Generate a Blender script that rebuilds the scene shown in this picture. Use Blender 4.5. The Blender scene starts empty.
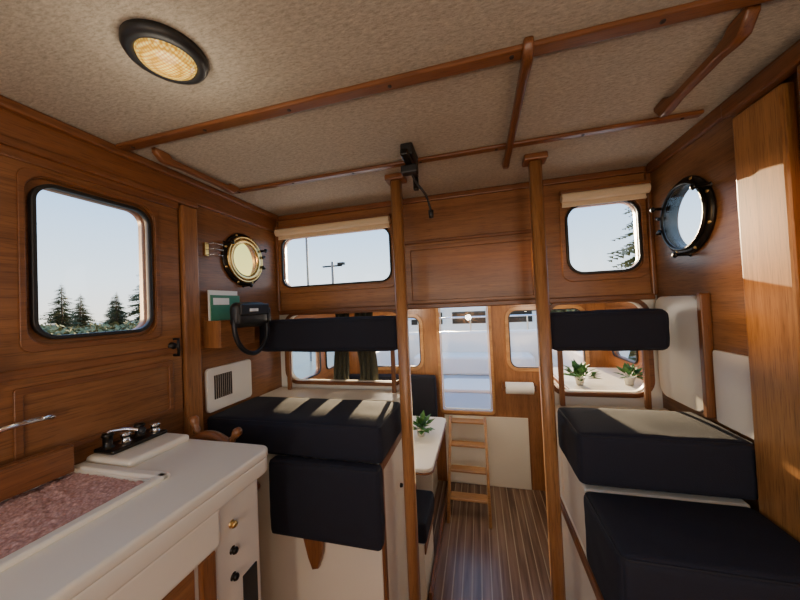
import bpy,bmesh,math,random
from mathutils import Vector,Matrix,noise
random.seed(3)
S=bpy.context.scene; COL=S.collection
# heights below are measured from eye level; everything is lifted by EYE at the end so the cabin sole is z=0
EYE=1.86; FL=-1.86; CE=0.66; XL=-1.334; XR=0.875; YB=1.8; YE=3.2

# ------------------------------------------------------------------ materials
def nmat(name):
    m=bpy.data.materials.new(name); m.use_nodes=True
    nt=m.node_tree; b=nt.nodes['Principled BSDF']; return m,nt,b
def simple(name,col,rough=.5,metal=0,bump=0,bscale=60,var=0.0,coat=0,emis=None,es=0,bd=.004):
    m,nt,b=nmat(name)
    b.inputs['Roughness'].default_value=rough; b.inputs['Metallic'].default_value=metal
    b.inputs['Coat Weight'].default_value=coat
    tc=nt.nodes.new('ShaderNodeTexCoord'); n=nt.nodes.new('ShaderNodeTexNoise')
    n.inputs['Scale'].default_value=bscale; n.inputs['Detail'].default_value=5
    nt.links.new(tc.outputs['Object'],n.inputs['Vector'])
    mx=nt.nodes.new('ShaderNodeMixRGB'); mx.blend_type='MIX'
    mx.inputs[1].default_value=(*[c*(1-var) for c in col],1); mx.inputs[2].default_value=(*[min(1,c*(1+var)) for c in col],1)
    nt.links.new(n.outputs['Fac'],mx.inputs[0]); nt.links.new(mx.outputs[0],b.inputs['Base Color'])
    if bump:
        bp=nt.nodes.new('ShaderNodeBump'); bp.inputs['Strength'].default_value=bump; bp.inputs['Distance'].default_value=bd
        nt.links.new(n.outputs['Fac'],bp.inputs['Height']); nt.links.new(bp.outputs[0],b.inputs['Normal'])
    if emis: b.inputs['Emission Color'].default_value=(*emis,1); b.inputs['Emission Strength'].default_value=es
    return m
def wood(name,dark,light,axis='Z',rough=.36,coat=.15,fine=75):
    m,nt,b=nmat(name); L=nt.links.new
    tc=nt.nodes.new('ShaderNodeTexCoord'); mp=nt.nodes.new('ShaderNodeMapping')
    sc=[1,1,1]; sc['XYZ'.index(axis)]=.04
    mp.inputs['Scale'].default_value=sc
    L(tc.outputs['Object'],mp.inputs['Vector'])
    n1=nt.nodes.new('ShaderNodeTexNoise'); n1.inputs['Scale'].default_value=fine; n1.inputs['Detail'].default_value=8; n1.inputs['Roughness'].default_value=.7
    n2=nt.nodes.new('ShaderNodeTexNoise'); n2.inputs['Scale'].default_value=10; n2.inputs['Detail'].default_value=4; n2.inputs['Distortion'].default_value=.8
    L(mp.outputs[0],n1.inputs['Vector']); L(mp.outputs[0],n2.inputs['Vector'])
    n3=nt.nodes.new('ShaderNodeTexNoise'); n3.inputs['Scale'].default_value=320; n3.inputs['Detail'].default_value=3; L(mp.outputs[0],n3.inputs['Vector'])
    add=nt.nodes.new('ShaderNodeMath'); add.operation='MULTIPLY_ADD'; add.inputs[1].default_value=.5
    L(n1.outputs['Fac'],add.inputs[0])
    h=nt.nodes.new('ShaderNodeMath'); h.operation='MULTIPLY'; h.inputs[1].default_value=.5
    L(n2.outputs['Fac'],h.inputs[0]); L(h.outputs[0],add.inputs[2])
    r=nt.nodes.new('ShaderNodeValToRGB'); r.color_ramp.elements[0].position=.34; r.color_ramp.elements[1].position=.66
    r.color_ramp.elements[0].color=(*dark,1); r.color_ramp.elements[1].color=(*light,1)
    L(add.outputs[0],r.inputs[0])
    pr=nt.nodes.new('ShaderNodeValToRGB'); pr.color_ramp.elements[0].position=.36; pr.color_ramp.elements[0].color=(.66,.63,.60,1); pr.color_ramp.elements[1].position=.46; pr.color_ramp.elements[1].color=(1,1,1,1)
    L(n3.outputs['Fac'],pr.inputs[0])
    mu=nt.nodes.new('ShaderNodeMixRGB'); mu.blend_type='MULTIPLY'; mu.inputs[0].default_value=1; L(r.outputs[0],mu.inputs[1]); L(pr.outputs[0],mu.inputs[2])
    L(mu.outputs[0],b.inputs['Base Color'])
    b.inputs['Roughness'].default_value=rough; b.inputs['Coat Weight'].default_value=coat; b.inputs['Coat Roughness'].default_value=.25
    bp=nt.nodes.new('ShaderNodeBump'); bp.inputs['Strength'].default_value=.08; bp.inputs['Distance'].default_value=.002
    L(n1.outputs['Fac'],bp.inputs['Height']); L(bp.outputs[0],b.inputs['Normal'])
    return m
D1=(.165,.060,.017); L1=(.41,.175,.058)
WX=wood('teak_grain_x',D1,L1,'X'); WY=wood('teak_grain_y',(.14,.050,.016),(.34,.140,.046),'Y'); WZ=wood('teak_grain_z',D1,L1,'Z')
WRT=wood('teak_veneer',(.14,.060,.024),(.32,.155,.065),'Y')
WPOST=wood('teak_post',(.22,.088,.026),(.50,.235,.082),'Z')
WTX=wood('mahogany_trim_x',(.12,.040,.012),(.27,.10,.032),'X'); WTY=wood('mahogany_trim_y',(.12,.040,.012),(.27,.10,.032),'Y'); WTZ=wood('mahogany_trim_z',(.13,.045,.013),(.31,.12,.038),'Z')
WPZ=wood('oak_pillar',(.25,.100,.026),(.58,.28,.088),'Z',rough=.35,fine=50)
WLX=wood('light_teak_step',(.33,.15,.05),(.55,.29,.11),'X')
CREAM=simple('cream_gelcoat',(.78,.72,.60),.4,bscale=4,var=.06)
WHITE=simple('white_laminate',(.82,.78,.70),.35,bscale=5,var=.03)
NAVY=simple('navy_canvas',(.0075,.0090,.019),.85,bump=.3,bscale=350,var=.3)
NAVYP=simple('navy_piping',(.005,.006,.013),.7,bscale=200,var=.2)
BLACK=simple('black_rubber',(.012,.012,.013),.45,bscale=80,var=.2)
BLKM=simple('bronze_black',(.03,.028,.025),.3,.8,bscale=50,var=.3)
BRASS=simple('brass',(.80,.55,.20),.28,1,bscale=30,var=.15)
CHROME=simple('chrome',(.8,.8,.8),.12,1,bscale=20,var=.05)
SHADE=simple('shade_fabric',(.78,.63,.42),.8,bump=.2,bscale=200,var=.1)
PAPER=simple('paper',(.88,.88,.86),.7,bscale=100,var=.02)
GREEN=simple('green_cover',(.05,.22,.13),.5,bscale=50,var=.1)
LEAF=simple('leaf',(.035,.13,.025),.55,bscale=25,var=.5)
POT=simple('ceramic_pot',(.7,.68,.62),.3,bscale=20,var=.05)
OLIVE=simple('olive_cloth',(.045,.045,.028),.9,bump=.3,bscale=60,var=.5)
DARK=simple('dark_locker',(.03,.015,.008),.6,bscale=20,var=.3)

m,nt,b=nmat('headliner_fabric'); L=nt.links.new
tc=nt.nodes.new('ShaderNodeTexCoord'); n=nt.nodes.new('ShaderNodeTexNoise'); n.inputs['Scale'].default_value=170; n.inputs['Detail'].default_value=6; n.inputs['Roughness'].default_value=.85
mp=nt.nodes.new('ShaderNodeMapping'); mp.inputs['Scale'].default_value=(.35,1,1); L(tc.outputs['Object'],mp.inputs[0]); L(mp.outputs[0],n.inputs['Vector'])
r=nt.nodes.new('ShaderNodeValToRGB'); r.color_ramp.elements[0].position=.32; r.color_ramp.elements[1].position=.68
r.color_ramp.elements[0].color=(.31,.265,.20,1); r.color_ramp.elements[1].color=(.70,.63,.505,1)
L(n.outputs['Fac'],r.inputs[0]); L(r.outputs[0],b.inputs['Base Color']); b.inputs['Roughness'].default_value=.95
bp=nt.nodes.new('ShaderNodeBump'); bp.inputs['Strength'].default_value=.8; bp.inputs['Distance'].default_value=.003; L(n.outputs['Fac'],bp.inputs['Height']); L(bp.outputs[0],b.inputs['Normal'])
CEIL=m
# teak and holly sole
m,nt,b=nmat('teak_holly_sole'); L=nt.links.new
tc=nt.nodes.new('ShaderNodeTexCoord'); sp=nt.nodes.new('ShaderNodeSeparateXYZ'); L(tc.outputs['Object'],sp.inputs[0])
q=nt.nodes.new('ShaderNodeMath'); q.operation='MULTIPLY'; q.inputs[1].default_value=1/.062; L(sp.outputs['X'],q.inputs[0])
f=nt.nodes.new('ShaderNodeMath'); f.operation='FRACT'; L(q.outputs[0],f.inputs[0])
g=nt.nodes.new('ShaderNodeMath'); g.operation='GREATER_THAN'; g.inputs[1].default_value=.88; L(f.outputs[0],g.inputs[0])
mp=nt.nodes.new('ShaderNodeMapping'); mp.inputs['Scale'].default_value=(1,.06,1); L(tc.outputs['Object'],mp.inputs[0])
n=nt.nodes.new('ShaderNodeTexNoise'); n.inputs['Scale'].default_value=30; n.inputs['Detail'].default_value=6; L(mp.outputs[0],n.inputs['Vector'])
r=nt.nodes.new('ShaderNodeValToRGB'); r.color_ramp.elements[0].position=.35; r.color_ramp.elements[1].position=.65
r.color_ramp.elements[0].color=(.10,.055,.034,1); r.color_ramp.elements[1].color=(.24,.145,.095,1); L(n.outputs['Fac'],r.inputs[0])
mx=nt.nodes.new('ShaderNodeMixRGB'); L(g.outputs[0],mx.inputs[0]); L(r.outputs[0],mx.inputs[1]); mx.inputs[2].default_value=(.34,.25,.165,1)
L(mx.outputs[0],b.inputs['Base Color']); b.inputs['Roughness'].default_value=.26
SOLE=m
# shag carpet
m,nt,b=nmat('pink_carpet'); L=nt.links.new
tc=nt.nodes.new('ShaderNodeTexCoord'); n=nt.nodes.new('ShaderNodeTexVoronoi'); n.inputs['Scale'].default_value=130; L(tc.outputs['Object'],n.inputs['Vector'])
r=nt.nodes.new('ShaderNodeValToRGB'); r.color_ramp.elements[0].color=(.74,.46,.40,1); r.color_ramp.elements[1].color=(.44,.23,.19,1); r.color_ramp.elements[1].position=.8
L(n.outputs['Distance'],r.inputs[0]); L(r.outputs[0],b.inputs['Base Color']); b.inputs['Roughness'].default_value=1
bp=nt.nodes.new('ShaderNodeBump'); bp.invert=True; bp.inputs['Strength'].default_value=.5; bp.inputs['Distance'].default_value=.006; L(n.outputs['Distance'],bp.inputs['Height']); L(bp.outputs[0],b.inputs['Normal'])
CARPET=m
def glass(name,tint,refl=.05):
    m=bpy.data.materials.new(name); m.use_nodes=True; nt=m.node_tree; nt.nodes.clear()
    o=nt.nodes.new('ShaderNodeOutputMaterial'); t=nt.nodes.new('ShaderNodeBsdfTransparent'); t.inputs[0].default_value=(*tint,1)
    gl=nt.nodes.new('ShaderNodeBsdfGlossy'); gl.inputs['Roughness'].default_value=.02; mx=nt.nodes.new('ShaderNodeMixShader'); mx.inputs[0].default_value=refl
    nt.links.new(t.outputs[0],mx.inputs[1]); nt.links.new(gl.outputs[0],mx.inputs[2]); nt.links.new(mx.outputs[0],o.inputs[0]); return m
GLASS=glass('window_glass',(.97,.98,.98),.03); SUNTINT=glass('sun_tint_glass',(1,.86,.42),.04)  # yellow tint paints the sunlit glow into the left porthole pane
m,nt,b=nmat('lamp_lens'); L=nt.links.new
tc=nt.nodes.new('ShaderNodeTexCoord'); v=nt.nodes.new('ShaderNodeTexVoronoi'); v.inputs['Scale'].default_value=130; v.inputs['Randomness'].default_value=.08; L(tc.outputs['Object'],v.inputs['Vector'])
r=nt.nodes.new('ShaderNodeValToRGB'); r.color_ramp.elements[0].color=(1,.74,.22,1); r.color_ramp.elements[1].color=(.40,.20,.02,1); r.color_ramp.elements[1].position=.6
L(v.outputs['Distance'],r.inputs[0]); L(r.outputs[0],b.inputs['Base Color']); L(r.outputs[0],b.inputs['Emission Color']); b.inputs['Emission Strength'].default_value=1.1; b.inputs['Roughness'].default_value=.2
LENS=m

# ------------------------------------------------------------------ helpers
def add(name,me,mat,parent=None,smooth=False):
    o=bpy.data.objects.new(name,me); COL.objects.link(o)
    if mat: me.materials.append(mat)
    if smooth:
        for p in me.polygons: p.use_smooth=True
    if parent: o.parent=parent
    return o
def grp(name):
    e=bpy.data.objects.new(name,None); e.empty_display_size=.1; COL.objects.link(e); return e
def box(name,x0,x1,y0,y1,z0,z1,mat,parent=None,bev=.004,seg=2):
    bm=bmesh.new(); bmesh.ops.create_cube(bm,size=1)
    for v in bm.verts: v.co=Vector(((x0+x1)/2+v.co.x*(x1-x0),(y0+y1)/2+v.co.y*(y1-y0),(z0+z1)/2+v.co.z*(z1-z0)))
    if bev: bmesh.ops.bevel(bm,geom=bm.edges[:],offset=min(bev,.45*min(x1-x0,y1-y0,z1-z0)),segments=seg,affect='EDGES',profile=.5)
    me=bpy.data.meshes.new(name); bm.to_mesh(me); bm.free()
    return add(name,me,mat,parent)
def rr(a0,a1,b0,b1,r,n=8):
    pts=[]
    for cx,cy,s in ((a1-r,b0+r,-90),(a1-r,b1-r,0),(a0+r,b1-r,90),(a0+r,b0+r,180)):
        for i in range(n+1):
            t=math.radians(s+90*i/n); pts.append((cx+r*math.cos(t),cy+r*math.sin(t)))
    return pts
def rect(a0,a1,b0,b1): return [(a0,b0),(a1,b0),(a1,b1),(a0,b1)]
def circ(a,b,r,n=40): return [(a+r*math.cos(2*math.pi*i/n),b+r*math.sin(2*math.pi*i/n)) for i in range(n)]
def plate(name,plane,pos,thick,outer,holes,mat,parent=None,bev=0):
    """flat panel centred on pos along the plane axis, with optional cut-outs"""
    cu=bpy.data.curves.new(name,'CURVE'); cu.dimensions='2D'; cu.fill_mode='BOTH'; cu.extrude=thick/2-bev
    cu.bevel_depth=bev; cu.bevel_resolution=2
    if bev: cu.offset=-bev
    for lp in [outer]+list(holes):
        s=cu.splines.new('POLY'); s.points.add(len(lp)-1); s.use_cyclic_u=True
        for i,(a,b_) in enumerate(lp): s.points[i].co=(a,b_,0,1)
    tmp=bpy.data.objects.new('t',cu); COL.objects.link(tmp)
    dg=bpy.context.evaluated_depsgraph_get(); me=bpy.data.meshes.new_from_object(tmp.evaluated_get(dg))
    bpy.data.objects.remove(tmp); bpy.data.curves.remove(cu)
    for v in me.vertices:
        a,b_,c=v.co
        v.co=(a,pos+c,b_) if plane=='Y' else ((pos+c,a,b_) if plane=='X' else (a,b_,pos+c))
    bm=bmesh.new(); bm.from_mesh(me); bmesh.ops.remove_doubles(bm,verts=bm.verts,dist=1e-5); bmesh.ops.recalc_face_normals(bm,faces=bm.faces); bm.to_mesh(me); bm.free()
    me.materials.clear(); me.name=name
    return add(name,me,mat,parent)
def tube(name,pts,r,mat,parent=None,cyclic=False,kind='POLY',res=4):
    cu=bpy.data.curves.new(name,'CURVE'); cu.dimensions='3D'; cu.bevel_depth=r; cu.bevel_resolution=res; cu.use_fill_caps=True
    s=cu.splines.new('POLY' if kind=='POLY' else 'NURBS'); s.points.add(len(pts)-1); s.use_cyclic_u=cyclic
    for i,p in enumerate(pts): s.points[i].co=(*p,1)
    if kind!='POLY': s.order_u=3; s.use_endpoint_u=True; s.resolution_u=8
    tmp=bpy.data.objects.new('t',cu); COL.objects.link(tmp)
    dg=bpy.context.evaluated_depsgraph_get(); me=bpy.data.meshes.new_from_object(tmp.evaluated_get(dg))
    bpy.data.objects.remove(tmp); bpy.data.curves.remove(cu); me.materials.clear(); me.name=name
    return add(name,me,mat,parent,True)
def lathe(name,prof,c,axis,mat,parent=None,n=40,smooth=True):
    """revolve (r,h) profile about axis vector through c"""
    q=Vector((0,0,1)).rotation_difference(Vector(axis).normalized()); c=Vector(c)
    vs=[];fs=[]
    for (r,h) in prof:
        for i in range(n):
            t=2*math.pi*i/n; vs.append(c+q@Vector((r*math.cos(t),r*math.sin(t),h)))
    for k in range(len(prof)-1):
        for i in range(n):
            j=(i+1)%n; fs.append((k*n+i,k*n+j,(k+1)*n+j,(k+1)*n+i))
    me=bpy.data.meshes.new(name); me.from_pydata(vs,[],fs)
    bm=bmesh.new(); bm.from_mesh(me); bmesh.ops.remove_doubles(bm,verts=bm.verts,dist=1e-6); bmesh.ops.recalc_face_normals(bm,faces=bm.faces); bm.to_mesh(me); bm.free()
    return add(name,me,mat,parent,smooth)
def cushion(name,x0,x1,y0,y1,z0,z1,mat,parent=None,r=.02,puff=.007,n=26,pipe=True):
    g=parent or grp(name)
    bm=bmesh.new(); bmesh.ops.create_cube(bm,size=2)
    bmesh.ops.subdivide_edges(bm,edges=bm.edges[:],cuts=n,use_grid_fill=True)
    h=Vector(((x1-x0)/2,(y1-y0)/2,(z1-z0)/2)); c=Vector(((x0+x1)/2,(y0+y1)/2,(z0+z1)/2))
    r=min(r,.45*min(h)*2)
    for v in bm.verts:
        u=v.co.copy()
        w=Vector([math.copysign(math.sin(abs(k)*math.pi/2) if abs(k)<1 else 1,k) for k in u])
        p=Vector((w.x*h.x,w.y*h.y,w.z*h.z))
        i=Vector([max(-h[k]+r,min(h[k]-r,p[k])) for k in range(3)]); d=p-i
        if d.length>1e-7: p=i+d.normalized()*r
        for k in range(3):
            if abs(abs(u[k])-1)<1e-4:
                a,b_=[u[j] for j in range(3) if j!=k]
                q_=p+c
                wr=.0035*noise.noise(q_*9)+.0022*noise.noise(Vector((q_.x*40,q_.y*12,q_.z*22)))
                bulge=puff*(1-a*a)*(1-b_*b_)+wr*(1-a**4)*(1-b_**4)
                p[k]+=math.copysign(bulge,u[k])
        v.co=c+p
    me=bpy.data.meshes.new('pad'); bm.to_mesh(me); bm.free()
    add('pad' if g.type=='EMPTY' else name,me,mat,g,True)
    if pipe:
        for nm,z in (('piping_top',z1-r*.35),('piping_bottom',z0+r*.35)):
            e=r*.25
            lp=rr(x0+e,x1-e,y0+e,y1-e,r)
            tube(nm,[(a,b_,z) for a,b_ in lp],.004,NAVYP,g,True)
    return g
def frame_ring(name,plane,pos,thick,a0,a1,b0,b1,r,w,mat,parent=None,bev=.003):
    return plate(name,plane,pos,thick,rr(a0-w,a1+w,b0-w,b1+w,r+w),[rr(a0,a1,b0,b1,r)],mat,parent,bev)
def window(name,plane,pos,a0,a1,b0,b1,r,inner,gasket=.010,woodw=.0,wmat=None):
    """pos: mid-thickness of the wall, inner: coordinate of the room-side frame centre"""
    g=grp(name)
    plate('pane',plane,pos,.006,rr(a0,a1,b0,b1,r),[],GLASS,g)
    frame_ring('gasket',plane,inner,.014,a0+.004,a1-.004,b0+.004,b1-.004,r,gasket,BLACK,g)
    if woodw: frame_ring('surround',plane,inner,.012,a0-gasket+.004,a1+gasket-.004,b0-gasket+.004,b1+gasket-.004,r+gasket,woodw,wmat,g)
    return g

# ------------------------------------------------------------------ room shell
T=.04
box('floor',-1.6,1.3,-1.3,YE,FL-.05,FL,SOLE,bev=0)
box('ceiling',XL-T,XR+T,-1.3,YB+T,CE,CE+.05,CEIL,bev=0)
DW=(.612,.945,-.048,.438)
lw_holes=[rr(*DW,.05),circ(1.48,.315,.128),rr(-.75,.2,-.05,.45,.05)]
plate('wall_left','X',XL-T/2,T,rect(-1.3,YB+T,FL,CE),lw_holes,WY)
plate('wall_right','X',XR+T/2,T,rect(-1.3,YB+T,FL,CE),[circ(1.53,.325,.138),rr(.1,.9,-.05,.45,.05)],WRT)
LWN=(-1.285,-.515,.165,.50); RWN=(.485,.815,.135,.495)
plate('wall_back','Y',YB+T/2,T,rect(XL,XR,0,CE),[rr(*LWN,.06),rr(*RWN,.07)],WX)
plate('wall_back_lower_left','Y',YB+T/2,T,rect(XL,-.43,FL,0),[rr(-1.27,-.47,-.47,-.03,.07)],CREAM)
plate('wall_back_lower_right','Y',YB+T/2,T,rect(.33,XR,FL,0),[rr(.37,.82,-.50,-.03,.07)],CREAM)
frame_ring('trim_1','Y',YB-.008,.016,-1.27,-.47,-.47,-.03,.07,.022,WTX)
frame_ring('trim_2','Y',YB-.008,.016,.37,.82,-.50,-.03,.07,.022,WTX)
plate('wall_front','Y',-1.28,T,rect(XL,XR,FL,CE),[rr(-1.2,-.3,-.25,.55,.06),rr(-.2,.75,-.25,.55,.06)],WX)
SX0,SX1=-1.5,1.15
plate('wall_saloon_left','X',SX0-T/2,T,rect(YB+T,YE+T,FL,.1),[rr(1.98,2.6,-.60,-.27,.05),rr(2.72,3.08,-.60,-.27,.05)],WY)
plate('wall_saloon_right','X',SX1+T/2,T,rect(YB+T,YE+T,FL,.1),[rr(2.0,2.5,-.52,-.2,.05),rr(2.65,3.08,-.52,-.2,.05)],WY)
plate('wall_saloon_end','Y',YE+T/2,T,rect(SX0,SX1,FL,.1),[rr(-1.3,-.63,-.66,-.13,.07),rr(-.42,.10,-1.12,.06,.02),rr(.29,.95,-.66,-.10,.07)],WZ)
box('ceiling_saloon',SX0-T,SX1+T,YB+T,YE+T,.10,.13,WHITE,bev=0)
box('wall_saloon_end_lower_panel',-.40,.42,YE-.012,YE-.001,FL+.002,-1.16,CREAM,bev=.003)
plate('wall_saloon_return_left','Y',YB+T+.01,.02,rect(SX0-T,XL-T,FL,.1),[],WX)
plate('wall_saloon_return_right','Y',YB+T+.01,.02,rect(XR+T,SX1+T,FL,.1),[],WX)

# header bands and crown mouldings
box('trim_3',XL,XL+.022,-1.25,YB-.03,.545,CE-.002,WTY,bev=.004)
box('trim_4',XL+.022,XL+.045,-1.25,YB-.03,CE-.035,CE-.002,WTY,bev=.008)
box('trim_5',XL+.001,XL+.034,-1.25,1.17,.52,.55,WTY,bev=.008)
box('trim_6',XR-.022,XR,-1.25,YB-.03,.61,CE-.002,WTY,bev=.004)
box('trim_7',XR-.06,XR-.022,-1.25,1.24,.575,.625,WTY,bev=.008)
box('trim_8',XL+.02,XR-.02,YB-.02,YB-.001,CE-.035,CE-.002,WTX,bev=.006)
box('trim_9',XL,XL+.022,YB-.022,YB-.001,0,CE-.036,WTZ,bev=.006)
box('trim_10',XR-.022,XR,YB-.022,YB-.001,0,CE-.036,WTZ,bev=.006)
box('trim_11',-.44,.36,YB-.014,YB-.001,.375,.395,WTX,bev=.005)
plate('trim_12','Y',YB-.008,.014,rr(-.425,.34,.012,.36,.01),[rr(-.385,.30,.03,.335,.006)],WX,None,.003)
box('trim_13',XL+.01,XR-.01,YB-.022,YB-.001,-.022,.008,WTX,bev=.006)
box('trim_14',-.455,-.43,YB-.02,YB+T,FL+.002,-.025,WTZ,bev=.006)
box('trim_15',.33,.355,YB-.02,YB+T,FL+.002,-.025,WTZ,bev=.006)

def batten(name,x0,x1,y,w=.05):
    g=grp(name)
    box('batten',x0,x1,y-w/2,y+w/2,CE-.016,CE-.001,WTX,g,bev=.006,seg=3)
    k=int((x1-x0)/.33)
    for i in range(k+1):
        x=x0+.06+i*(x1-x0-.12)/k
        lathe('plug_%d'%i,[(0,-.002),(.006,-.002),(.006,.003)],(x,y,CE-.016),(0,0,1),DARK,g,n=12)
batten('trim_16',XL+.046,XR-.025,.835,.042)
batten('trim_17',-1.26,.82,1.325,.034)
def handrail(name,x,y0,y1,drop=.055,w=.026):
    c=CE-.001; t=.024
    o=[(y0,c),(y0+.002,c-.018),(y0+.03,c-drop*.95),(y0+.06,c-drop*.98),(y0+.11,c-drop*.85),(y1-.11,c-drop*.85),(y1-.06,c-drop*.98),(y1-.03,c-drop*.95),(y1-.002,c-.018),(y1,c),(y1-.055,c),(y1-.07,c-.014),(y1-.11,c-drop*.85+t),(y0+.11,c-drop*.85+t),(y0+.07,c-.014),(y0+.055,c)]
    return plate(name,'X',x,w,o,[],WTY,None,.006)
handrail('ceiling_handrail',-1.19,.88,1.30,.045)
handrail('ceiling_handrail',.155,.80,1.5,.045)
handrail('ceiling_handrail',.645,.862,1.245,.055,.030)
def post(name,x,y,s=.026):
    g=grp(name); r=.009
    plate('shaft','Z',(FL+CE)/2-.015,CE-FL-.034,[(x-s+r,y-s),(x+s-r,y-s),(x+s,y-s+r),(x+s,y+s-r),(x+s-r,y+s),(x-s+r,y+s),(x-s,y+s-r),(x-s,y-s+r)],[],WPOST,g)
    box('cap',x-.05,x+.05,y-.04,y+.04,CE-.03,CE-.001,WTX,g,bev=.006)
    box('foot',x-.04,x+.04,y-.04,y+.04,FL+.001,FL+.03,WTX,g,bev=.006)
post('support_post',-.372,1.46); post('support_post',.282,1.48)

# windows
window('window_1','Y',YB+T/2,*LWN,.06,YB-.008,.010)
window('window_2','Y',YB+T/2,*RWN,.07,YB-.008,.013)
window('window_3','X',XL-T/2,-.75,.2,-.05,.45,.05,XL+.008)
window('window_4','X',XR+T/2,.1,.9,-.05,.45,.05,XR-.008)
window('window_5','Y',-1.28,-1.2,-.3,-.25,.55,.06,-1.25); window('window_6','Y',-1.28,-.2,.75,-.25,.55,.06,-1.25)
window('window_7','X',SX0-T/2,1.98,2.6,-.60,-.27,.05,SX0+.008); window('window_8','X',SX0-T/2,2.72,3.08,-.60,-.27,.05,SX0+.008)
window('window_9','X',SX1+T/2,2.0,2.5,-.52,-.2,.05,SX1-.008); window('window_10','X',SX1+T/2,2.65,3.08,-.52,-.2,.05,SX1-.008)
window('window_11','Y',YE+T/2,-1.3,-.63,-.66,-.13,.07,YE-.008,.010,.035,WLX); window('window_12','Y',YE+T/2,.29,.95,-.66,-.10,.07,YE-.008,.010,.035,WLX)
for nm,a in (('window_trim',LWN),('window_trim',RWN)):
    plate(nm,'Y',YB-.006,.012,rr(a[0]-.035,a[1]+.035,a[2]-.045,a[3]+.03,.05),[rr(a[0]-.012,a[1]+.012,a[2]-.012,a[3]+.012,.072)],WX,None,.003)
def shade(name,x0,x1,z):
    g=grp(name)
    tube('roll',[(x0,YB-.045,z+.028),(x1,YB-.045,z+.028)],.024,SHADE,g)
    box('fabric_flap',x0+.005,x1-.005,YB-.034,YB-.026,z-.012,z+.03,SHADE,g,bev=.003)
    box('headrail',x0-.005,x1+.005,YB-.06,YB-.02,z+.050,z+.068,WTX,g,bev=.004)
    tube('hem_bar',[(x0+.005,YB-.03,z-.012),(x1-.005,YB-.03,z-.012)],.006,SHADE,g)
shade('roller_shade',-1.30,-.50,.505); shade('roller_shade',.455,.85,.505)

g=grp('door_1')
frame_ring('frame','Y',YE-.01,.03,-.41,.09,-1.11,.05,.02,.03,WLX,g)
plate('leaf_glass','Y',YE+.02,.006,rr(-.41,.09,-1.11,.05,.02),[],GLASS,g)
frame_ring('leaf_rim','Y',YE+.02,.02,-.395,.075,-1.095,.03,.02,.012,WHITE,g)

g=grp('door_2')
plate('leaf','X',XL+.009,.016,rect(.50,1.075,-.43,.52),[rr(.59,.967,-.07,.46,.06)],WY,g,.002)
frame_ring('gasket','X',XL+.013,.020,.616,.941,-.044,.434,.05,.013,BLACK,g)
plate('pane','X',XL-.02,.006,rr(*DW,.05),[],GLASS,g)
plate('window_moulding','X',XL+.019,.010,rr(.575,.985,-.09,.475,.03),[rr(.590,.968,-.073,.462,.055)],WTY,g,.002)
box('rail_mid',XL+.016,XL+.028,.52,1.06,-.165,-.135,WTY,g,.005)
plate('lower_panel_moulding','X',XL+.020,.010,rr(.56,1.03,-.42,-.19,.01),[rr(.580,1.01,-.40,-.212,.01)],WTY,g,.003)
plate('top_moulding','X',XL+.020,.010,rect(.50,1.075,.49,.52),[],WTY,g,.003)
lathe('latch_rose',[(0,.016),(.012,.016),(.018,.0)],(XL+.018,1.03,-.13),(1,0,0),BLKM,g,n=20)
tube('latch_pull',[(XL+.03,1.03,-.10),(XL+.055,1.03,-.10),(XL+.055,1.03,-.17),(XL+.03,1.03,-.17)],.006,BLKM,g)
box('trim_18',XL+.001,XL+.032,1.085,1.165,FL+.002,.518,WZ,bev=.008)
box('trim_19',XL+.001,XL+.04,.435,.495,-.45,.518,WZ,bev=.008)
box('door_post',XR-.035,XR-.001,1.065,1.235,-.93,.572,WPZ,bev=.008)
box('door_post',XR-.055,XR-.001,.98,1.0,-.69,.572,WTZ,bev=.006)

def porthole(name,side,y,z,r,pane):
    g=grp(name); s=1 if side=='L' else -1; x=(XL if side=='L' else XR); ax=(s,0,0)
    lathe('flange',[(r*.85,0),(r*1.0,0),(r*1.02,.008),(r*.99,.014),(r*.92,.017),(r*.86,.018),(r*.845,.018),(r*.845,-.035),(r*.85,-.035),(r*.85,0)],(x+s*.001,y,z),ax,BLKM,g)
    lathe('rim_seal',[(r*.82,.018),(r*.88,.018),(r*.90,.025),(r*.88,.031),(r*.83,.030),(r*.81,.024),(r*.82,.018)],(x,y,z),ax,BRASS if side=='L' else BLKM,g)
    if side=='L': lathe('brass_inner_ring',[(r*.62,.026),(r*.82,.030),(r*.82,.022),(r*.62,.020),(r*.62,.026)],(x,y,z),ax,BRASS,g)
    lathe('glass',[(0,.025),(r*.83,.025),(r*.83,.021),(0,.021)],(x,y,z),ax,pane,g,smooth=False)
    for i in range(8):
        t=2*math.pi*(i+.5)/8; c=(x+s*.012,y+r*.95*math.cos(t),z+r*.95*math.sin(t))
        lathe('bolt_%d'%i,[(0,.008),(.006,.007),(.008,.0)],c,ax,BRASS,g,n=12)
    for t in (.5,2.6,4.7):
        c=Vector((x+s*.02,y+r*1.0*math.cos(t),z+r*1.0*math.sin(t)))
        lathe('dog_%.0f'%(t*10),[(0,.045),(.010,.042),(.014,.036),(.007,.028),(.007,-.01),(.012,-.018)],c,ax,BLKM,g,n=14)
    yy=y+r*1.02
    for d in (-.035,.035):
        tube('hinge_%d'%(d*1000),[(x+s*.006,yy,z+d),(x+s*.035,yy-.01,z+d),(x+s*.035,y+r*.84,z+d*.8)],.008,BLKM,g)
porthole('porthole','L',1.48,.315,.152,SUNTINT); porthole('porthole','R',1.53,.325,.160,GLASS)

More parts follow.
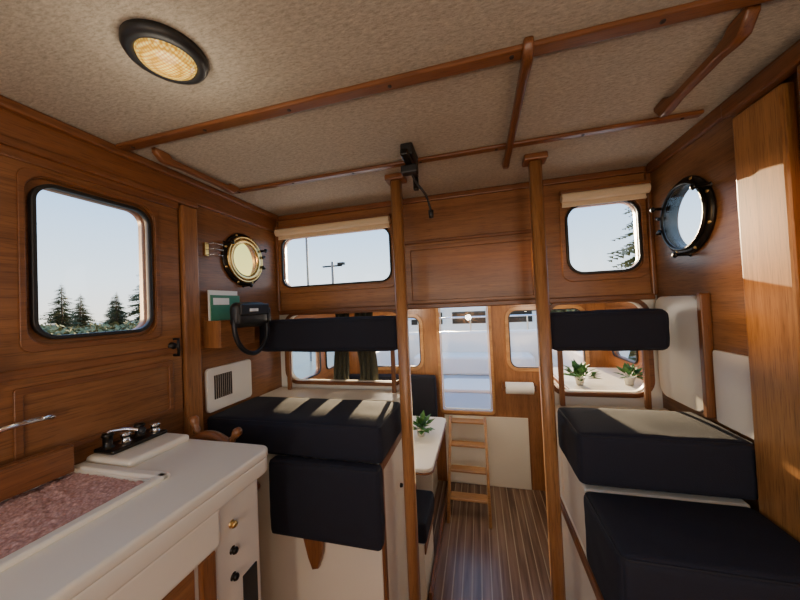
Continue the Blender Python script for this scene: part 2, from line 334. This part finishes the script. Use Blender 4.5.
# ------------------------------------------------------------------ lamps
def dome_lamp(name,c,r,rot=(0,0,-1),power=6,rim=BLKM,off=.16):
    g=grp(name)
    lathe('rim',[(r*.68,.0),(r*1.0,.0),(r*1.0,.012),(r*.95,.020),(r*.78,.026),(r*.72,.020),(r*.68,.016)],c,rot,rim,g)
    lathe('lens',[(r*.72,.016),(r*.66,.028),(r*.48,.036),(r*.25,.041),(0,.043)],c,rot,LENS,g)
    ld=bpy.data.lights.new('bulb','POINT'); ld.energy=power; ld.color=(1,.85,.66); ld.shadow_soft_size=.07
    o=bpy.data.objects.new('bulb',ld); COL.objects.link(o); o.location=Vector(c)+Vector(rot)*off; o.parent=g
    return g
dome_lamp('ceiling_lamp',(-.72,.572,CE-.001),.088,power=1.2,rim=BLACK)
dome_lamp('ceiling_lamp',(.35,-.45,CE-.001),.092,power=7,off=.3)  # added behind the camera as fill light
dome_lamp('ceiling_lamp',(-.70,-.75,CE-.001),.092,power=5,off=.3)  # likewise an added fill, out of view
dome_lamp('wall_fill_lamp',(-.25,-1.259,-.35),.092,(0,1,0),power=27,off=.15)  # added unseen fixture, fills ceiling and bulkhead from behind the camera
dome_lamp('wall_fill_lamp',(.6,-1.259,-.40),.092,(0,1,0),power=15,off=.15)  # second added rear fill, also out of view
dome_lamp('ceiling_lamp',(.55,2.6,.099),.06,power=8,rim=BRASS)
dome_lamp('ceiling_lamp',(-.8,2.6,.099),.06,power=8,rim=BRASS)

# ------------------------------------------------------------------ seating
def seat_box(name,x0,x1,y0,y1,z0,z1,side):
    g=grp(name)
    box('carcass',x0,x1,y0,y1,z0,z1,CREAM,g,bev=.006)
    xs=x1 if side=='R' else x0; s=1 if side=='R' else -1
    a,b_=sorted((xs,xs+s*.012))
    for y in (y0,y1-.035): box('stile_%.0f'%(y*100),a,b_,y,y+.035,z0+.02,z1-.002,WTZ,g,bev=.003)
    box('rail_top',a,b_,y0+.035,y1-.035,z1-.04,z1-.002,WTY,g,bev=.003)
    box('rail_bottom',a,b_,y0+.035,y1-.035,z0+.02,z0+.09,WTY,g,bev=.003)
    lathe('catch',[(0,.014),(.008,.013),(.011,.006),(.011,0)],(xs+s*.012,(y0+y1)/2+.02,z1-.25),(s,0,0),BLKM,g,n=16)
    return g
seat_box('berth_base',XL+.003,-.445,1.22,1.75,FL+.002,-.67,'R')
seat_box('berth_base',.345,XR-.04,.90,1.75,FL+.002,-.965,'L')
box('berth_riser',.347,XR-.04,1.25,1.575,-.96,-.705,CREAM,bev=.006)
box('berth_shelf',.345,XR-.003,1.58,1.775,-.96,-.56,CREAM,bev=.01)
box('berth_shelf',XL+.003,-.445,1.565,1.775,-.665,-.51,CREAM,bev=.01)
cushion('seat_cushion',XL+.012,-.42,1.19,1.545,-.655,-.502,NAVY)
cushion('bolster_cushion',-.935,-.422,1.145,1.205,-.975,-.658,NAVY,r=.014)
cushion('seat_cushion',.333,XR-.012,1.245,1.555,-.69,-.502,NAVY)
cushion('seat_cushion',.335,XR-.045,.93,1.235,-.95,-.698,NAVY,r=.020)
cushion('backrest_cushion',XL+.014,-.43,1.57,1.68,-.240,-.055,NAVY,r=.025)
cushion('backrest_cushion',.335,XR-.05,1.60,1.71,-.250,-.068,NAVY,r=.025)
for nm,xs,z0,y in (('backrest_bracket',(-1.2,-.5),-.505,1.69),('backrest_bracket',(.40,.78),-.555,1.72)):
    g=grp(nm)
    for i,x in enumerate(xs): box('strut_%d'%i,x-.012,x+.012,y,y+.02,z0,-.10,WTZ,g,bev=.003)
g=grp('berth_end_panel')
plate('panel','X',XR-.012,.020,rr(1.46,1.775,-.49,-.01,.06),[],CREAM,g,.004)
plate('edge','X',XR-.018,.034,rr(1.43,1.455,-.49,.0,.01),[],WTZ,g,.004)
g=grp('wall_locker_panel')
plate('panel','X',XR-.008,.014,rr(1.25,1.42,-.495,-.22,.012),[],WHITE,g,.003)
g=grp('vent_grille')
plate('plate','X',XL+.010,.018,rr(1.20,1.50,-.49,-.27,.02),[],WHITE,g,.004)
for i in range(9): box('slat_%d'%i,XL+.019,XL+.023,1.24+i*.013,1.246+i*.013,-.43,-.31,DARK,g,bev=0)
plate('berth_bracket','Y',1.19,.03,[(-.80,-.98),(-.70,-.98),(-.705,-1.06),(-.725,-1.12),(-.755,-1.13),(-.775,-1.08)],[],WTZ,None,.008)

# ------------------------------------------------------------------ magazine box with black pouch
g=grp('magazine_box'); x0=XL+.002; x1=XL+.11
box('back',x0,x0+.01,1.20,1.43,-.165,-.01,WY,g,.002)
box('face',x1-.01,x1,1.20,1.43,-.165,-.03,WY,g,.002)
box('side_1',x0+.01,x1-.01,1.20,1.21,-.165,-.03,WZ,g,.002); box('side_2',x0+.01,x1-.01,1.42,1.43,-.165,-.03,WZ,g,.002)
box('base',x0+.01,x1-.01,1.21,1.42,-.165,-.155,WY,g,.002)
g=grp('magazine'); box('cover',x0+.02,x0+.028,1.215,1.40,-.153,.125,PAPER,g,.001)
box('page_block',x0+.029,x0+.037,1.22,1.405,-.153,.10,GREEN,g,.001)
box('label_band',x0+.0375,x0+.0385,1.23,1.33,.05,.085,PAPER,g,0)
g=grp('black_pouch')
cushion('body',x1+.008,x1+.075,1.235,1.46,-.07,.055,BLACK,g,r=.03,puff=.004,n=12,pipe=False)
box('flap',x1+.072,x1+.086,1.245,1.45,-.01,.05,BLACK,g,.006)
box('badge',x1+.0865,x1+.0885,1.30,1.36,.008,.024,PAPER,g,0)
box('side_pocket',x1+.02,x1+.07,1.45,1.49,-.06,.03,BLACK,g,.012)
tube('strap',[(x1+.04,1.25,-.0),(x1+.045,1.23,-.08),(x1+.05,1.27,-.18),(x1+.05,1.36,-.225),(x1+.05,1.44,-.19),(x1+.045,1.49,-.09),(x1+.04,1.47,0)],.012,BLACK,g,kind='N')
g=grp('towel_hook')
box('backplate',XL+.001,XL+.008,1.22,1.245,.30,.37,BRASS,g,.003)
for i in range(3):
    z=.305+i*.028
    tube('wire_%d'%i,[(XL+.008,1.225,z),(XL+.06,1.225,z),(XL+.06,1.28,z),(XL+.008,1.28,z)],.0022,CHROME,g)
g=grp('ceiling_bracket')
box('mount',-.275,-.225,1.17,1.298,CE-.05,CE-.001,BLACK,g,.006)
box('arm',-.265,-.235,1.12,1.35,CE-.075,CE-.05,BLKM,g,.005)
box('clamp',-.285,-.215,1.20,1.24,CE-.11,CE-.075,BLACK,g,.006)
box('hook',-.262,-.238,1.34,1.365,CE-.13,CE-.07,BLKM,g,.005)
tube('cable',[(-.25,1.24,CE-.09),(-.235,1.27,CE-.13),(-.20,1.30,CE-.17),(-.19,1.33,CE-.21),(-.185,1.34,CE-.24)],.005,BLACK,g,kind='N')
lathe('plug',[(0,-.02),(.010,-.018),(.012,.015),(0,.02)],(-.185,1.34,CE-.25),(0,0,1),BLACK,g,n=14)

# ------------------------------------------------------------------ counter lower left
g=grp('helm_counter'); CX=-.742
box('carcass',XL+.003,CX-.03,-.3,.895,FL+.002,-.562,CREAM,g,.01)
plate('worktop','Z',-.532,.056,rr(XL+.003,CX,-.3,.935,.045),[],CREAM,g,.010)
plate('rim','Z',-.494,.030,rr(XL+.004,CX+.002,-.3,.937,.045),[rr(XL+.05,-.947,-.25,.672,.02)],CREAM,g,.009)
box('inner_lip',-.947,-.915,-.25,.70,-.482,-.466,CREAM,g,.007,3)
box('inner_lip_far',XL+.05,-.915,.674,.704,-.482,-.466,CREAM,g,.007,3)
box('fascia',CX-.045,CX-.004,-.3,.715,-.665,-.55,CREAM,g,.014,4)
box('raised_section',XL+.03,-1.10,.712,.925,-.485,-.455,CREAM,g,.014,4)
box('side_panel_teak',CX-.030,CX-.020,-.2,.64,FL+.05,-.67,WY,g,.003)
box('side_stile',CX-.030,CX-.012,.655,.70,FL+.05,-.668,WTZ,g,.005)
for i,z in enumerate((-.65,-.73,-.81)):
    lathe('knob_%d'%i,[(0,.018),(.008,.016),(.011,.010),(.006,.005),(.012,.0)],(CX-.030,.775,z),(1,0,0),BLKM if i else BRASS,g,n=18)
box('outlet_plate',CX-.030,CX-.024,.81,.87,-.97,-.84,BLACK,g,.002)
bm=bmesh.new(); bmesh.ops.create_grid(bm,x_segments=110,y_segments=220,size=.5)
for v in bm.verts:
    x=(XL+.052)+(v.co.x+.5)*(-.949-XL-.052); y=-.248+(v.co.y+.5)*.918
    v.co=Vector((x,y,-.484+.006*noise.noise(Vector((x*110,y*110,0)))+.004*noise.noise(Vector((x*35,y*35,3)))))
me=bpy.data.meshes.new('carpet_mat'); bm.to_mesh(me); bm.free(); add('carpet_mat',me,CARPET,None,True)
g=grp('teak_fiddle'); box('block',XL+.046,-1.255,.47,.665,-.474,-.385,WTX,g,.012,3); box('end_cap',-1.2545,-1.245,.48,.657,-.47,-.39,WTY,g,.003)
g=grp('engine_controls')
box('base_plate',-1.295,-1.20,.73,.915,-.454,-.440,BLKM,g,.006,3)
for i,(x,y,h) in enumerate(((-1.255,.75,.050),(-1.25,.80,.034),(-1.255,.85,.044),(-1.24,.895,.030))):
    lathe('drum_%d'%i,[(0,h),(.014,h),(.018,h-.008),(.014,h-.014),(.013,.006),(.020,0)],(x,y,-.440),(0,0,1),BLKM if i%2==0 else CHROME,g,n=24)
tube('chrome_lever',[(-1.255,.75,-.388),(-1.22,.77,-.378),(-1.18,.80,-.395)],.006,CHROME,g,kind='N')
lathe('lever_knob',[(0,-.013),(.010,-.009),(.013,0),(.010,.009),(0,.013)],(-1.175,.803,-.398),(0,0,1),BLACK,g,n=16)
g=grp('chrome_grab_bar')
tube('bar',[(XL+.030,.50,-.30),(XL+.06,.51,-.285),(XL+.06,.63,-.285),(XL+.030,.64,-.30)],.008,CHROME,g,kind='N')
g=grp('radio_handset')
box('body',XL+.042,XL+.075,.44,.49,-.19,-.06,BLACK,g,.012,3); box('cradle',XL+.041,XL+.05,.435,.495,-.23,-.1,BLKM,g,.004)
g=grp('ship_wheel'); wc=Vector((-1.085,.99,-.635)); q_=.87
lathe('rim',[(.150*q_,-.014),(.185*q_,-.014),(.188*q_,0),(.185*q_,.014),(.150*q_,.014),(.147*q_,0),(.150*q_,-.014)],wc,(0,1,0),WTX,g,n=48)
lathe('hub',[(0,-.03),(.035,-.03),(.042,-.012),(.042,.012),(.035,.03),(0,.03)],wc,(0,1,0),BRASS,g,n=24)
lathe('shaft',[(0,0),(.015,0),(.015,.07),(0,.07)],wc+Vector((0,-.093,0)),(0,1,0),CHROME,g,n=14)
for i in range(6):
    t=math.radians(50+60*i); d=Vector((math.cos(t),0,math.sin(t)))
    lathe('spoke_%d'%i,[(a,h*q_) for a,h in [(0,.035),(.010,.035),(.008,.08),(.013,.11),(.008,.145),(.009,.19),(.015,.205),(.010,.212),(.016,.235),(.019,.252),(.012,.268),(0,.271)]],wc,d,WTZ,g,n=14)

# ------------------------------------------------------------------ saloon
def slab(name,x0,x1,y0,y1,z0,z1,r,mat,parent,b=.006): return plate(name,'Z',(z0+z1)/2,z1-z0,rr(x0,x1,y0,y1,r),[],mat,parent,b)
g=grp('saloon_table')
slab('top',-.95,-.34,1.93,2.85,-1.09,-1.062,.06,WHITE,g); slab('edge_band',-.955,-.335,1.925,2.855,-1.100,-1.0905,.062,WTY,g,.003)
lathe('pedestal',[(0,0),(.12,0),(.12,.02),(.04,.05),(.035,.70),(.10,.75),(0,.758)],(-.62,2.52,FL+.002),(0,0,1),WTZ,g,n=24)
g=grp('settee')
box('base',-1.49,-.40,1.87,2.20,FL+.002,-1.50,CREAM,g,.006); box('base_rail',-.40,-.39,1.87,2.20,-1.56,-1.50,WTY,g,.003)
cushion('seat',-1.49,-.385,1.865,2.22,-1.495,-1.37,NAVY,g)
g=grp('settee')
box('base',-1.49,-.50,2.86,3.17,FL+.002,-1.50,CREAM,g,.006)
cushion('seat',-1.49,-.49,2.87,3.06,-1.495,-1.37,NAVY,g)
g=grp('settee_backrest'); cushion('pad',-1.45,-.47,3.08,3.17,-1.30,-.74,NAVY,g)
g=grp('baseboard_left'); box('board',-.385,-.365,1.87,3.17,FL+.001,FL+.07,WTY,g,.004)
g=grp('boarding_steps'); top=Vector((0,3.13,-1.16)); bot=Vector((0,2.62,FL+.002))
for i,x in enumerate((-.335,.01)):
    lp=[(top.y-.03,top.z),(top.y+.03,top.z),(bot.y+.045,bot.z),(bot.y-.035,bot.z)]
    plate('stringer_%d'%i,'X',x,.024,lp,[],WLX,g,.003)
for i in range(4):
    f_=.03+i*.25; y=top.y+(bot.y-top.y)*f_; z=top.z+(bot.z-top.z)*f_
    box('tread_%d'%i,-.322,-.003,y-.045,y+.055,z-.02,z,WLX,g,.004)
g=grp('paper_towel_roll')
lathe('roll',[(.018,0),(.055,0),(.056,.004),(.056,.246),(.055,.25),(.018,.25),(.018,0)],(.22,3.10,-.84),(1,0,0),PAPER,g,n=30)
tube('rod',[(.19,3.10,-.84),(.50,3.10,-.84)],.008,WTX,g)
for i,x in enumerate((.195,.495)): box('arm_%d'%i,x-.008,x+.008,3.08,YE-.002,-.87,-.81,WTX,g,.004)
g=grp('galley_counter')
box('cabinet',.55,SX1-.004,1.88,3.02,FL+.002,-.652,CREAM,g,.006)
box('worktop',.54,SX1-.003,1.87,3.03,-.65,-.622,WHITE,g,.006)
box('fiddle_rail',.535,.555,1.87,3.03,-.621,-.59,WTY,g,.006)
box('face_rail',.538,.549,1.88,3.02,-.72,-.655,WTY,g,.003)
for i in range(3): plate('door_%d'%i,'X',.544,.010,rr(1.92+i*.37,2.25+i*.37,FL+.12,-.76,.01),[],WHITE,g,.003)
g=grp('gas_hob'); box('tray',.90,1.13,1.92,2.18,-.621,-.60,BLKM,g,.006)
for k in range(6): tube('grate_%d'%k,[(.92,1.95+k*.04,-.59),(1.11,1.95+k*.04,-.59)],.004,CHROME,g)
for k in range(2): lathe('burner_%d'%k,[(0,.008),(.03,.007),(.035,0)],(.965+k*.10,2.05,-.60),(0,0,1),BLACK,g,n=18)
def plant(name,c,h,r,n=26,seed=1,leafl=.07):
    rnd=random.Random(seed); g=grp(name); c=Vector(c)
    lathe('pot',[(0,0),(r*.7,0),(r,h),(r*1.05,h),(r*1.05,h+.008),(r*.9,h+.008),(r*.9,h-.01),(0,h-.01)],c,(0,0,1),POT,g,n=24)
    vs=[];fs=[]
    for i in range(n):
        t=rnd.uniform(0,6.28); e=rnd.uniform(.15,1.35); l=leafl*rnd.uniform(.7,1.3)
        d=Vector((math.cos(t)*math.cos(e),math.sin(t)*math.cos(e),math.sin(e))); s=d.cross(Vector((0,0,1))).normalized()
        base=c+Vector((0,0,h-.005)); w=l*.28; k=len(vs)
        up=s.cross(d)
        vs+= [base,base+d*l*.5,base+d*l*.9+s*w,base+d*l*1.5-Vector((0,0,l*.15)),base+d*l*.9-s*w,base+d*l*.95+up*w*.3,base+d*l*.5+s*.002,]
        fs+= [(k,k+1,k+6),(k+1,k+2,k+5),(k+2,k+3,k+5),(k+3,k+4,k+5),(k+4,k+1,k+5)]
    me=bpy.data.meshes.new('foliage'); me.from_pydata(vs,[],fs); add('foliage',me,LEAF,g)
    return g
plant('potted_plant',(.68,2.42,-.621),.045,.032,44,2,.085); plant('potted_plant',(1.0,2.45,-.621),.05,.035,30,5,.07)
plant('potted_plant',(-.50,2.42,-1.061),.06,.04,44,9,.085)
def cloth(name,x0,x1,y,z0,z1,seed):
    bm=bmesh.new(); nx,nz=40,20; G=[]
    for j in range(nz+1):
        row=[]
        for i in range(nx+1):
            u=i/nx; v=j/nz; x=x0+(x1-x0)*u; z=z1+(z0-z1)*v
            row.append(bm.verts.new((x+.01*math.sin(v*5+seed),y+.018*math.sin(u*22+seed+v)*(.4+v)+.01*noise.noise(Vector((x*9,z*9,seed))),z+.02*math.sin(u*7+seed)*v)))
        G.append(row)
    for j in range(nz):
        for i in range(nx): bm.faces.new((G[j][i],G[j][i+1],G[j+1][i+1],G[j+1][i]))
    me=bpy.data.meshes.new(name); bm.to_mesh(me); bm.free(); o=add(name,me,OLIVE,None,True)
    md=o.modifiers.new('s','SOLIDIFY'); md.thickness=.012; return o
cloth('hanging_jacket',-.97,-.86,1.90,-.60,-.02,1); cloth('hanging_jacket',-.80,-.69,1.91,-.62,-.02,4)
tube('clothes_rail',[(-1.33,1.9,-.01),(-.45,1.9,-.01)],.009,BRASS)

# ------------------------------------------------------------------ outside
WATER=simple('harbour_water',(.16,.20,.17),.3,bump=.4,bscale=3,var=.3)
GRASS=simple('marsh_grass',(.27,.25,.11),.95,bump=.6,bscale=1.5,var=.5)
SHRUB=simple('shrub_leaves',(.20,.19,.08),.95,bump=.6,bscale=2.5,var=.7,bd=.1)
CONIF=simple('conifer_needles',(.12,.135,.06),.9,bscale=2,var=.6)
BARK=simple('bark',(.12,.085,.055),.9,bscale=8,var=.4)
DECK=simple('deck_grey',(.46,.45,.44),.6,bscale=8,var=.1)
GEL=simple('white_gelcoat',(.92,.87,.78),.3,bscale=3,var=.03)
PGREY=simple('pole_grey',(.2,.2,.2),.6)
box('water_ground',-400,400,-400,400,-3.4,-3.2,WATER,bev=0)
def bank(name,x0,x1,y0,y1,z,h,mat,nx=60,ny=30,seed=0,freq=.15,rough=.25):
    bm=bmesh.new(); G=[]
    for j in range(ny+1):
        row=[]
        for i in range(nx+1):
            u=i/nx;v=j/ny; x=x0+(x1-x0)*u; y=y0+(y1-y0)*v
            e=min(u,1-u,v,1-v)*6; e=min(1,e)
            row.append(bm.verts.new((x,y,z+e*(h+.5*h*noise.noise(Vector((x*freq,y*freq,seed)))+rough*h*noise.noise(Vector((x*freq*5,y*freq*5,seed)))))))
        G.append(row)
    for j in range(ny):
        for i in range(nx): bm.faces.new((G[j][i],G[j][i+1],G[j+1][i+1],G[j+1][i]))
    me=bpy.data.meshes.new(name); bm.to_mesh(me); bm.free(); return add(name,me,mat,None,True)
bank('shore_bank',-90,-14,2,60,-3.3,1.5,GRASS,seed=1)
bank('shore_bank',-14,60,34,90,-3.3,2.2,GRASS,seed=4)
bank('shore_bank',16,80,-10,34,-3.3,1.6,GRASS,seed=7)
def bushes(name,x0,x1,y0,y1,z,n,seed,size):
    """leafy scrub: thousands of small leaf clumps scattered over rounded mounds"""
    rnd=random.Random(seed); vs=[];fs=[]
    for k in range(n):
        cx,cy=rnd.uniform(x0,x1),rnd.uniform(y0,y1); R=size*rnd.uniform(.6,1.4)
        for i in range(150):
            t=rnd.uniform(0,6.28); e=rnd.uniform(0,1.57); d=Vector((math.cos(t)*math.cos(e),math.sin(t)*math.cos(e),math.sin(e)*1.1))
            c=Vector((cx,cy,z))+d*R*rnd.uniform(.6,1.05); a=Vector((rnd.uniform(-1,1),rnd.uniform(-1,1),rnd.uniform(-1,1))).normalized(); b2=a.cross(d).normalized()
            w=R*.12; k0=len(vs); vs+=[c-a*w,c+b2*w*.7,c+a*w,c-b2*w*.7]; fs.append((k0,k0+1,k0+2,k0+3))
    me=bpy.data.meshes.new(name); me.from_pydata(vs,[],fs); return add(name,me,SHRUB)
bushes('shrub_row',-36,-29,4,50,-2.4,150,3,1.4)
bushes('shrub_row',-24,45,40,46,-2.0,150,5,2.0)
def conifer(name,x,y,z,h,r,seed,sparse=1.0):
    rnd=random.Random(seed); g=grp(name)
    lathe('trunk',[(.12*h/6,0),(.03*h/6,h*.9),(0,h)],(x,y,z),(0,0,1),BARK,g,n=8)
    vs=[];fs=[]; lv=int(20*sparse)+7
    for k in range(lv):
        f_=k/(lv-1); zz=z+h*(.12+.88*f_); R=r*(1-f_)**.8*rnd.uniform(.65,1.2)+.08
        nb=13 if sparse>=1 else 9
        for i in range(nb):
            t=rnd.uniform(0,6.28); L_=R*rnd.uniform(.6,1.15); d=Vector((math.cos(t),math.sin(t),0)); s=Vector((-d.y,d.x,0))
            p=Vector((x,y,zz+rnd.uniform(-.1,.1))); dr=-L_*rnd.uniform(.1,.45)
            m_=6
            for q in range(m_):
                a=q/m_; c=p+d*L_*(a+.1)+Vector((0,0,dr*a)); w=L_*.26*(1-a*.5); th=rnd.uniform(.3,.6)*w
                for sg in (-1,1):
                    k0=len(vs)
                    vs+= [c,c+d*w*.3+s*sg*w*.9+Vector((0,0,-th)),c+d*w*1.0+s*sg*w*.35]
                    fs+= [(k0,k0+1,k0+2)]
                k0=len(vs); vs+=[c-s*w*.12,c+s*w*.12,c+d*w*1.5]; fs+=[(k0,k0+1,k0+2)]
    me=bpy.data.meshes.new('branches'); me.from_pydata(vs,[],fs); add('branches',me,CONIF,g)
rnd=random.Random(11)
for i in range(38):
    x=-37-rnd.uniform(0,9); y=6+i*1.05+rnd.uniform(-.6,.6)
    hh=rnd.uniform(4.4,6.6)+(2.4 if i in (20,24,27,28) else 0)
    conifer('evergreen_tree',x,y,-2.4,hh,hh*.30,100+i)
for i in range(12):
    x=-12+i*4.5+rnd.uniform(-1,1); hh=rnd.uniform(3.4,5.2)
    conifer('evergreen_tree',x,50+rnd.uniform(-3,3),-2,hh,hh*.28,200+i)
conifer('evergreen_tree',6.75,14.3,-3.1,8.0,2.5,301,.8)
conifer('evergreen_tree',9.6,20.5,-3.1,6.6,2.2,302,.9)
def pole(name,x,y,h):
    g=grp(name); tube('mast',[(x,y,-3.3),(x,y,h)],.07,PGREY,g)
    tube('crossarm',[(x-.6,y,h-.25),(x+.6,y,h-.25)],.05,BLKM,g); box('lamp_head',x+.35,x+.75,y-.12,y+.12,h-.22,h-.08,BLKM,g,.02)
pole('dock_light_pole',-7.9,15.5,2.7); pole('dock_light_pole',-10.4,17,5.6)
g=grp('aft_cockpit')
box('deck',-1.5,1.2,YE+T+.002,5.6,-1.30,-1.16,DECK,g,.01)
for nm,a,b_ in (('coaming_port',-1.5,-1.38),('coaming_starboard',1.08,1.2)): box(nm,a,b_,YE+T+.002,5.6,-1.16,-.62,GEL,g,.03)
box('transom',-1.38,1.08,5.45,5.6,-1.16,-.50,GEL,g,.04)
box('bench',-1.1,.8,4.95,5.44,-1.16,-.86,GEL,g,.04)
slab('hatch',-.55,.25,4.0,4.6,-1.159,-1.12,.08,GEL,g)
tube('rail',[(-1.44,3.5,-.25),(-1.44,5.3,-.25),(-1.2,5.52,-.25),(.9,5.52,-.25),(1.14,5.3,-.25),(1.14,3.5,-.25)],.016,CHROME,g)
for i,(x,y) in enumerate(((-1.44,3.6),(-1.44,4.6),(-1.1,5.52),(-.15,5.52),(.8,5.52),(1.14,4.6),(1.14,3.6))): tube('stanchion_%d'%i,[(x,y,-.62),(x,y,-.25)],.013,CHROME,g)
g=grp('moored_motorboat')
plate('hull','Y',10.2,2.2,[(-3.2,-3.3),(3.2,-3.3),(3.9,-1.1),(-3.6,-1.0)],[],GEL,g,.05)
box('cabin',-2.4,1.8,9.4,11.0,-1.02,-.05,GEL,g,.12,4)
for i in range(3): box('cabin_window_%d'%i,-2.1+i*1.3,-1.1+i*1.3,9.385,9.41,-.62,-.25,BLKM,g,.05)
box('rub_rail',-3.6,3.8,9.06,9.12,-1.3,-1.22,WTX,g,.02)

# ------------------------------------------------------------------ lights
w=bpy.data.worlds.new('sky'); S.world=w; w.use_nodes=True; nt=w.node_tree; L=nt.links.new; bg=nt.nodes['Background']
tc=nt.nodes.new('ShaderNodeTexCoord'); sp=nt.nodes.new('ShaderNodeSeparateXYZ'); L(tc.outputs['Generated'],sp.inputs[0])
r=nt.nodes.new('ShaderNodeValToRGB'); L(sp.outputs['Z'],r.inputs[0])
r.color_ramp.elements[0].position=0; r.color_ramp.elements[0].color=(1.0,.94,.82,1)
r.color_ramp.elements[1].position=.9; r.color_ramp.elements[1].color=(.20,.40,.85,1)
e=r.color_ramp.elements.new(.09); e.color=(.80,.91,1.0,1); e=r.color_ramp.elements.new(.30); e.color=(.36,.63,1.0,1)
L(r.outputs[0],bg.inputs[0]); bg.inputs[1].default_value=2.4
sd=bpy.data.lights.new('sun','SUN'); sd.energy=20; sd.color=(1,.74,.44); sd.angle=.01
so=bpy.data.objects.new('sun',sd); COL.objects.link(so); so.rotation_euler=Vector((.12,-1,-.19)).to_track_quat('-Z','Y').to_euler()
# added second sun from port, a warm fill for the right pillar and wall
sd=bpy.data.lights.new('side_fill_sun','SUN'); sd.energy=4.2; sd.color=(1,.60,.28); sd.angle=.10
so=bpy.data.objects.new('side_fill_sun',sd); COL.objects.link(so); so.rotation_euler=Vector((1,.2,-.06)).to_track_quat('-Z','Y').to_euler()

for o in list(S.objects):
    if o.parent is None: o.location.z+=EYE
cd=bpy.data.cameras.new('camera'); cd.sensor_width=36; cd.lens=13.5; cd.clip_start=.02; cd.clip_end=1000
co=bpy.data.objects.new('camera',cd); COL.objects.link(co)
co.matrix_world=Matrix.Translation((0,0,EYE))@Matrix.Rotation(math.radians(14.55),4,'Z')@Matrix.Rotation(math.radians(91.2),4,'X')@Matrix.Rotation(math.radians(-2.58),4,'Z')
S.camera=co
